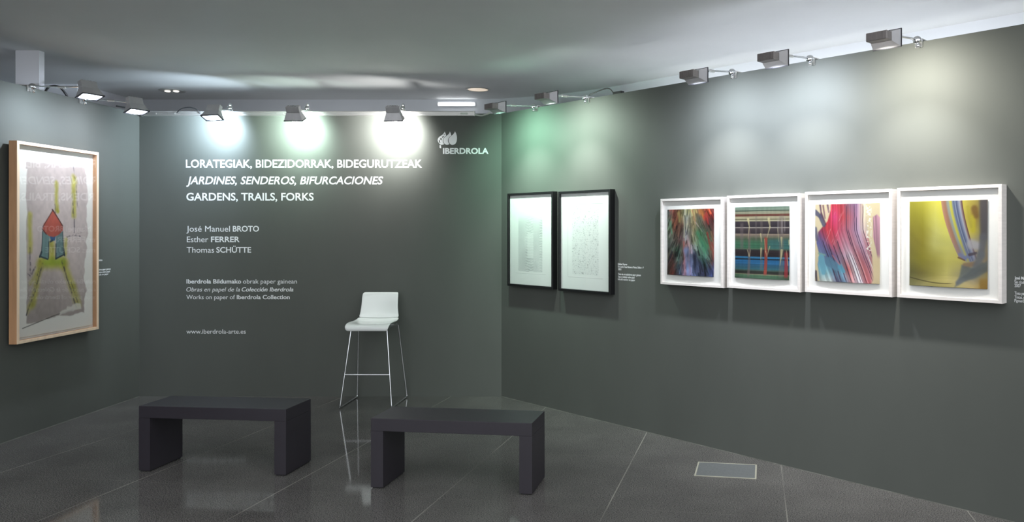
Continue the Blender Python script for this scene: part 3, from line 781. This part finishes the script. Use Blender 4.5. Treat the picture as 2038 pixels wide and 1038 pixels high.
def picture(name, label, loc, rz, W, Hh, depth, bar, m_frame, mat_depth, prt, painter, grid, curl=0.0, group=None, gap=0.0, m_face=None, art='art_print', recess=0.006, glass=None):
    t = thing(name, label, 'picture', loc, rz, group)
    if m_face:
        ring(W, Hh, bar, -depth + 0.003, -gap).build('frame', m_frame, t)
        ring(W - .001, Hh, bar, -depth, -depth + 0.003).build('frame_face', m_face, t).location.z = 0.0
    else:
        ring(W, Hh, bar, -depth, -gap).build('frame', m_frame, t)
    if gap:
        MB().box((-W / 2 + .03, -gap - .004, .03), (W / 2 - .03, -0.0005, Hh - .03)).build('gap_block', M_gap, t)  # black block added where the gap behind the frame is dark
    y_m = -depth + mat_depth                                                     # face of the mount board
    MB().box((-W / 2 + bar, y_m, bar), (W / 2 - bar, y_m + .006, Hh - bar)).build('mount_board', M_mat, t)
    x0, x1, z0, z1 = prt
    sheet(art, painter, x0, x1, z0, z1, y_m - (.0055 if curl else .0018), grid[0], grid[1], t, curl)
    MB().box((-W / 2 + bar, -depth + recess, bar), (W / 2 - bar, -depth + recess + .002, Hh - bar)).build('glass_pane', glass or M_glass_ar, t)
    return t

GW = 'four square white framed prints in a row'
whites = [  # label, centre s of the frame, base z, painter, left s of print
    ('white framed print of dark red and green plumes, leftmost of the four', 2.431, 1.184, paint_feathers, 2.191),
    ('white framed print of dark horizontal bands with pale drips', 3.070, 1.189, paint_bands, 2.831),
    ('white framed print of combed red and pink paint', 3.709, 1.194, paint_combed, 3.477),
    ('white framed print of yellow with a grey blue ribbon, nearest the right edge', 4.345, 1.197, paint_ribbon, 4.116)]
for lab, sc, zb, pt, pl in whites:
    x0 = pl - sc
    picture('framed_print', lab, on_right(sc, 0, zb), RZR, 0.602, 0.652, 0.07, 0.019, M_framew, 0.019, (x0, x0 + .450, .075, .570), pt, (230, 254), 0.008, GW)
GB = 'pair of tall black framed works'
picture('framed_drawing', 'black framed drawing of fine stepped lines, left of the black pair', on_right(.497, 0, 1.074), RZR, .664, .866, .055, .020, M_frameb, .020, (-.312, .312, .0205, .8455), paint_terraces, (250, 360), 0, GB, art='drawing_sheet')
picture('framed_drawing', 'black framed work of scattered pale marks, right of the black pair', on_right(1.231, 0, 1.068), RZR, .656, .866, .055, .020, M_frameb, .020, (-.308, .308, .0205, .8455), paint_plate, (250, 360), 0, GB, art='drawing_sheet')
YF0, YF1 = 6.016, 6.951
picture('framed_drawing', 'tall wood framed drawing of a red topped tower on yellow legs', (XL, (YF0 + YF1) / 2, .737), RZL, YF1 - YF0, 1.535, .092, .024, M_framel, .038, (-.425, .430, .040, 1.475), paint_tower, (210, 360), 0.004, None, .030, M_framell, art='drawing_sheet', glass=M_glass)

# ---------------------------------------------------------------- benches
def bench(label, x, y, rz, group='pair of low black benches'):
    t = thing('bench', label, 'bench', (x, y, 0), rz, group)
    W, Dp, Ht, th = 1.022, .332, .434, .079
    MB().box((-W / 2, 0, Ht - th), (W / 2, Dp, Ht), .002).build('seat_slab', M_bench, t)
    for s in (-1, 1):
        a = s * (W / 2 - th / 2)
        MB().box((a - th / 2, 0, .008), (a + th / 2, Dp, Ht - th), 0).build('leg', M_bench, t)
        MB().box((a - th / 2 + .008, .008, 0), (a + th / 2 - .008, Dp - .008, .009), .001).build('foot_pad', M_pad, t)
    return t
bench('low black bench on the left, standing nearer the tall framed drawing', -2.7165, 5.243, R(-5.6))
bench('low black bench on the right, standing in front of the stool', -1.071, 4.884, R(-7.4))

# ---------------------------------------------------------------- bar stool
def stool():
    t = thing('bar_stool', 'white plastic bar stool with thin chrome sled legs against the back wall', 'stool', (-2.325, 7.40, 0), 0)
    # shell: (y, z, half width, dish)
    prof = [(-.222, .690, .182, 0), (-.232, .708, .192, 0), (-.228, .728, .198, 0), (-.205, .742, .200, .002), (-.15, .744, .201, .006), (-.06, .738, .201, .011), (.03, .736, .200, .012), (.095, .744, .197, .012), (.135, .768, .190, .012),
            (.152, .80, .183, .014), (.160, .84, .177, .016), (.168, .89, .172, .016), (.178, .94, .172, .016), (.187, .980, .171, .012), (.192, .995, .168, .006), (.199, 1.003, .163, 0), (.208, 1.003, .160, 0), (.214, 0.992, .160, 0)]
    nx = 15
    bm = bmesh.new(); rows = []
    for i, (y, z, hw, dish) in enumerate(prof):
        a = prof[max(i - 1, 0)]; b = prof[min(i + 1, len(prof) - 1)]
        tx, tz = b[0] - a[0], b[1] - a[1]; L = math.hypot(tx, tz)
        ny, nz = -tz / L, tx / L                              # surface normal pointing up / forward
        row = []
        for k in range(nx):
            f = 2 * k / (nx - 1) - 1
            e = dish * (f * f) + (.008 * max(0, abs(f) - .86) / .14 if 3 < i < 8 else 0)
            row.append(bm.verts.new((f * hw, y + ny * e, z + nz * e)))
        rows.append(row)
    for r0, r1 in zip(rows[:-1], rows[1:]):
        for k in range(nx - 1):
            bm.faces.new((r0[k], r0[k + 1], r1[k + 1], r1[k]))
    split = 8
    def part(name, ra, rb):
        b2 = bmesh.new(); vm = {}
        for i in range(ra, rb + 1):
            for v in rows[i]: vm[v] = b2.verts.new(v.co)
        for i in range(ra, rb):
            for k in range(nx - 1):
                b2.faces.new((vm[rows[i][k]], vm[rows[i][k + 1]], vm[rows[i + 1][k + 1]], vm[rows[i + 1][k]]))
        bmesh.ops.recalc_face_normals(b2, faces=b2.faces)
        me = bpy.data.meshes.new(name); b2.to_mesh(me); b2.free()
        for p in me.polygons: p.use_smooth = True
        me.materials.append(M_shell)
        o = bpy.data.objects.new(name, me); COL.objects.link(o); o.parent = t
        so = o.modifiers.new('thickness', 'SOLIDIFY'); so.thickness = .012; so.offset = 0
        su = o.modifiers.new('smooth', 'SUBSURF'); su.levels = 1; su.render_levels = 2
        return o
    part('seat', 0, split); part('backrest', split, len(prof) - 1)
    bm.free()
    r = .0075
    def fillet(p, q, w, k=5, d=.022):
        p, q, w = Vector(p), Vector(q), Vector(w)
        a = q + (p - q).normalized() * d; b = q + (w - q).normalized() * d
        return [a * (1 - s) ** 2 + q * 2 * s * (1 - s) + b * s * s for s in [i / k for i in range(k + 1)]]
    for s in (-1, 1):
        ft, ff, bf, bt = (s * .160, -.155, .722), (s * .232, -.250, .008), (s * .238, .232, .008), (s * .186, .115, .712)
        MB().tube([ft] + fillet(ft, ff, bf)[:3], r).build('leg', M_chrome, t, True)
        MB().tube([fillet(ft, ff, bf)[2]] + fillet(ft, ff, bf)[3:] + fillet(ff, bf, bt)[:3], r).build('floor_runner', M_chrome, t, True)
        MB().tube(fillet(ff, bf, bt)[2:] + [bt], r).build('leg', M_chrome, t, True)
        MB().tube([ft, (s * .17, -.06, .716), (s * .178, .05, .714), bt], r).build('seat_rail', M_chrome, t, True)
    k = (.722 - .297) / (.722 - .008)
    fx, fy = .160 + (.232 - .160) * k, -.155 + (-.250 + .155) * k
    MB().tube([(-fx, fy, .297), (fx, fy, .297)], r).build('footrest', M_chrome, t, True)
    MB().tube([(-.17, -.06, .716), (.17, -.06, .716)], r).build('cross_bar', M_chrome, t, True)
    MB().tube([(-.186, .115, .712), (.186, .115, .712)], r).build('cross_bar', M_chrome, t, True)
    return t
stool()

# ---------------------------------------------------------------- floor box
t = thing('floor_box', 'pale rectangular service cover set in the floor beside the right wall', 'floor box', (.670, 5.318, 0), R(-9.9))
MB().box((-.19, -.147, .0005), (.19, .147, .0025)).build('cover_plate', M_steel, t)
mb = MB()
for lo, hi in (((-.2, -.157), (.2, -.147)), ((-.2, .147), (.2, .157)), ((-.2, -.147), (-.19, .147)), ((.19, -.147), (.2, .147))):
    mb.box((lo[0], lo[1], .0005), (hi[0], hi[1], .0032))
mb.build('edge_trim', M_brass, t)

# ---------------------------------------------------------------- lamps on arms
def arm_lamp(label, loc, rz, color, power, arm=.47, drop=.05, tilt=20, yaw=0, m_box=None, aim=20, spot=165, glow=25, roll=0, wide=1.0, turn=0, beam=0, beam_aim=64, rail=False):
    """clamp on the partition's top, arm out into the room, flood head turned back to the wall (local +y is into the wall)"""
    t = thing('arm_flood_lamp', label, 'lamp', loc, rz, 'arm flood lamps along the partition tops')
    mb = MB()
    kz = .026 if rail else 0
    mb.sphere((0, -.030, kz), .026)
    mb.sphere((.006, -.034, kz + (.030 if rail else -.034)), .015)
    mb.build('clamp_knob', M_chrome, t, True)
    mb = MB()
    mb.box((-.022, -.012, .004), (.022, T + .012, .012), .002)
    if not rail: mb.box((-.022, -.012, -.04), (.022, -.002, .006), .001)
    mb.box((-.022, T + .002, -.04), (.022, T + .012, .006), .001)
    mb.build('clamp_bracket', M_alu, t)
    e = Vector((0, -arm, -drop))
    MB().tube([(0, -.045, .004), (0, -arm * .55, -drop * .25), (0, -arm + .06, -drop + .02)], .0062).build('arm', M_chrome, t, True)
    MB().tube([(0, -arm * .50, -drop * .25), (0, -arm * .62, -drop * .30)], .010).build('arm_joint', M_alu, t, True)
    M = Matrix.Translation(e) @ Matrix.Rotation(R(yaw), 4, 'Z') @ Matrix.Rotation(R(-tilt), 4, 'X') @ Matrix.Rotation(R(roll), 4, 'Y')
    mb = MB(); mb.box((-.062, -.062, -.024), (.062, -.004, .024), .004, 2, M)
    for i in range(5):
        mb.box((-.05 + i * .022, -.066, -.02), (-.042 + i * .022, -.060, .02), 0, 1, M)
    mb.build('gear_box', m_box or M_taupe, t)
    mb = MB(); mb.frustum(-.004, .060, .125 * wide, .05, .165 * wide, .095, M, True, False); mb.frustum(.000, .060, .118 * wide, .044, .158 * wide, .088, M, True, False)
    mb.build('reflector_hood', M_house, t)
    mb = MB(); hw = .086 * wide
    for lo, hi in (((-hw, -.051), (hw, -.040)), ((-hw, .040), (hw, .051)), ((-hw, -.040), (-hw + .012, .040)), ((hw - .012, -.040), (hw, .040))):
        mb.box((lo[0], .0605, lo[1]), (hi[0], .068, hi[1]), 0, 1, M)
    mb.build('glass_rim', M_dark, t)
    g = MB(); g.sphere((0, .054, 0), .05, (1.36 * wide, .60, .76), 20, 10, M)
    g.build('lens', emitter('lit_lens', color, glow), t, True)
    l = bpy.data.lights.new('lamp_light', 'SPOT'); l.energy = power; l.color = color
    l.spot_size = R(spot); l.spot_blend = 1.0; l.shadow_soft_size = .035
    lo = bpy.data.objects.new('lamp_light', l); COL.objects.link(lo); lo.parent = t
    src = e + (Vector((0, .075, -.055)) if rail else Vector((0, .02, -.09)))
    dv = Vector((math.sin(R(turn)) * math.cos(R(aim)), math.cos(R(aim)) * math.cos(R(turn)), -math.sin(R(aim))))
    lo.location = src
    lo.rotation_euler = dv.to_track_quat('-Z', 'Y').to_euler()
    if beam:                                                 # second spot added to the lamp to brighten the pictures
        l = bpy.data.lights.new('added_picture_spot', 'SPOT'); l.energy = beam; l.color = [.35 * c + .65 * w for c, w in zip(color, (1.0, .98, .97))]
        l.spot_size = R(84); l.spot_blend = 1.0; l.shadow_soft_size = .035
        lo = bpy.data.objects.new('added_picture_spot', l); COL.objects.link(lo); lo.parent = t
        lo.location = src
        lo.rotation_euler = Vector((0, math.cos(R(beam_aim)), -math.sin(R(beam_aim)))).to_track_quat('-Z', 'Y').to_euler()
    return t

ZT = H + .004
def back_lamp(label, px, color, power, **k):
    x = (px - PX) / FPX * (D - .33)
    return arm_lamp(label, (x, D, 2.7365), 0, color, power, arm=.33, aim=22, m_box=M_house, rail=True, **k)
back_lamp('flood lamp left above the title, its lit lens turned to the room', 425, (.68, .84, 1.0), 78, drop=.05, tilt=112, glow=30, roll=4, turn=-38)
back_lamp('flood lamp in the middle above the title, grey back to the room', 585, (.78, 1.0, .89), 72, drop=.06, tilt=66, glow=30, turn=-26)
back_lamp('flood lamp right above the title, bright silver box beside the logo', 783, (1.0, 1.0, .97), 100, drop=.06, tilt=66, glow=30, roll=-4, turn=-26)
arm_lamp('arm lamp on the left wall nearest the camera, clear of the white column', (XL, 6.255, ZT), RZL, (.76, .87, 1.0), 38, drop=.02, tilt=108, aim=40, spot=170, yaw=-25, m_box=M_house, glow=30, beam=10)
arm_lamp('arm lamp on the left wall nearest the back corner', (XL, 6.85, ZT), RZL, (.80, .86, 1.0), 30, drop=.05, tilt=108, aim=40, spot=170, yaw=-25, m_box=M_house, glow=30, beam=10)
arm_lamp('arm lamp on the right wall closest to the back corner over green light', on_right(.533, 0, ZT), RZR, (.50, 1.0, .72), 50, drop=.05, tilt=0, aim=42, spot=165, beam=52)
arm_lamp('arm lamp on the right wall above the gap right of the black frames', on_right(1.23, 0, ZT), RZR, (.84, 1.0, .88), 46, drop=.045, tilt=0, aim=42, spot=165, beam=52)
arm_lamp('arm lamp on the right wall above the leftmost white frame, at the picture top', on_right(2.784, 0, ZT), RZR, (.82, .89, 1.0), 42, drop=.08, tilt=0, aim=42, spot=165, beam=56)
arm_lamp('arm lamp on the right wall above the red print', on_right(3.42, 0, ZT), RZR, (.82, .88, 1.0), 52, drop=.06, tilt=0, aim=42, spot=165, beam=51)
arm_lamp('arm lamp on the right wall above the yellow print', on_right(4.15, 0, ZT), RZR, (1.0, .96, .86), 50, drop=.06, tilt=0, aim=42, spot=165, beam=56)

# ---------------------------------------------------------------- light rail over the back partition
t = thing('light_rail', 'long aluminium rail along the top of the back wall', 'rail', ((bx(285) + bx(945)) / 2, D, 2.690))
hl = (bx(945) - bx(285)) / 2
prof = [(0, 0), (-.030, 0), (-.034, .004), (-.034, .010), (-.028, .011), (-.028, .014), (-.034, .015), (-.034, .026), (-.028, .027), (-.028, .030), (-.034, .031), (-.034, .041), (-.030, .045), (0, .045)]
MB().extrude_x([(y - .0005, z) for y, z in prof], -hl, hl).build('rail_profile', M_alu, t)
for s in (-1, 1):
    MB().box((s * hl - .004, -.037, -.002), (s * hl + .004 + .0, -.0006, .047), .001).build('end_cap', M_alu, t)
for px in (308, 345, 560, 640, 925):
    a = bx(px) - t.location.x
    MB().box((a - .035, -.0365, .013), (a + .035, -.033, .031), .001).build('rail_joint', M_cable_w if px == 925 else M_alu, t)

def cable(label, pts, r, m):
    P = [Vector(p) for p in pts]; out = []
    for i in range(len(P) - 1):
        p0, p1, p2, p3 = P[max(i - 1, 0)], P[i], P[i + 1], P[min(i + 2, len(P) - 1)]
        for k in range(6):
            u = k / 6
            out.append(.5 * (2 * p1 + (p2 - p0) * u + (2 * p0 - 5 * p1 + 4 * p2 - p3) * u * u + (3 * p1 - p0 - 3 * p2 + p3) * u ** 3))
    out.append(P[-1])
    return tag(MB().tube(out, r, 8).build('lamp_cable', m, None, True), label, 'cable', 'lamp cables along the partition tops')
def at(px, py, Y): return ((px - PX) / FPX * Y, Y, EYE - (py - PY) / FPX * Y)
cable('black cable between the left corner lamp and the rail', [at(232, 211, 7.1), at(250, 214, 7.25), at(270, 219, 7.5), at(292, 223, 7.62)], .007, M_cable_b)
cable('black cable loop standing above the left wall beside the column', [(XL - .05, 6.50, H - .0), (XL - .05, 6.55, H + .055), (XL - .05, 6.66, H + .075), (XL - .05, 6.74, H + .03), (XL - .05, 6.76, H)], .009, M_cable_b)
cable('pale cable from the right end of the rail to the green tinted lamp', [at(945, 228, 7.64), at(958, 230, 7.60), at(966, 228, 7.4), at(971, 226.5, 7.2), at(974, 224, 7.1)], .008, M_cable_w)
q0 = on_right(1.268, .02, ZT + .020); q1 = on_right(1.36, .0, ZT + .045); q2 = on_right(1.45, -.03, ZT + .060); q3 = on_right(1.494, -.05, H + .020)
cable('thin dark cable above the right wall ending in a black clip', [q0, q1, q2, q3], .005, M_cable_b)
q = on_right(1.55, -.05, H)
tag(MB().box((-.05, -.02, 0), (.05, .02, .028), .004).build('cable_clip', M_pad), 'small black clip on the top edge of the right wall', 'clip')
o = bpy.data.objects['cable_clip']; o.location = q; o.rotation_euler = (0, 0, RZR)
cable('thin dark cable arching over the back wall rail left of the first lamp', [at(352, 224, 7.63), at(362, 216, 7.62), at(378, 213.5, 7.62), at(392, 218, 7.62), at(398, 226, 7.63)], .005, M_cable_b)

# ---------------------------------------------------------------- ceiling lights
def downlight(label, px, py, color, glow, bulbs):
    Y = FPX * (HC - EYE) / (PY - py); x = (px - PX) / FPX * Y
    t = thing('downlight', label, 'ceiling light', (x, Y, HC), 0, 'recessed ceiling downlights')
    MB().lathe([(.105, -.001), (.105, -.006), (.122, -.009), (.130, -.004), (.130, -.001)], 40).build('trim_ring', M_dlrim, t, True)
    MB().lathe([(.0001, -.002), (.104, -.002), (.104, -.0035), (.0001, -.0035)], 40).build('reflector', emitter('warm_reflector', color, glow) if not bulbs else M_dlrim, t)
    for a in bulbs:
        MB().sphere((a, 0, -.010), .03, (1, 1, .25)).build('bulb', emitter('downlight_bulb', color, 1.2), t, True)
    l = bpy.data.lights.new('downlight_beam', 'SPOT'); l.energy = 25; l.color = color; l.spot_size = R(100); l.spot_blend = .8; l.shadow_soft_size = .08
    o = bpy.data.objects.new('downlight_beam', l); COL.objects.link(o); o.parent = t; o.location = (0, 0, -.03)
downlight('recessed downlight on the left with two small bulbs', 343, 180, (1.0, .95, .88), .5, (-.05, .04))
downlight('recessed downlight on the right with a warm glowing disc', 951, 177.5, (1.0, .80, .60), .62, ())

def batten(label, p, q, glow, watts=None):
    p, q = Vector(p), Vector(q); c = (p + q) / 2
    t = thing('strip_light', label, 'ceiling light', c, math.atan2(q.y - p.y, q.x - p.x), 'strip lights behind the partitions')
    L = (q - p).length / 2
    MB().box((-L, .0, -.02), (L, .03, .03), .003).build('batten', M_white, t)
    MB().tube([(-L + .01, -.014, 0), (L - .01, -.014, 0)], .013).build('tube', emitter('fluorescent_tube', (.95, .98, 1.0), glow), t, True)
    if watts:
        l = bpy.data.lights.new('strip_glow', 'AREA'); l.shape = 'RECTANGLE'; l.size = 2 * L; l.size_y = .05; l.energy = watts; l.color = (.95, .98, 1.0)
        o = bpy.data.objects.new('strip_glow', l); COL.objects.link(o); o.parent = t; o.location = (0, -.03, 0); o.rotation_euler = (R(-72), 0, 0); l.spread = R(130)
batten('short bright strip light high on the rear wall above the logo', (-2.13, YB - .032, 3.02), (-1.70, YB - .032, 3.02), 4)
a, b = on_right(1.2, -.16, 2.45), on_right(4.6, -.16, 2.45)
batten('strip light hidden behind the right partition washing the pale wall', b, a, 6, 50)
batten('added strip light, unseen behind the back partition', (-1.6, D + .16, 2.45), (-4.2, D + .16, 2.45), 1, 6)  # unseen lamp added to brighten the rear wall
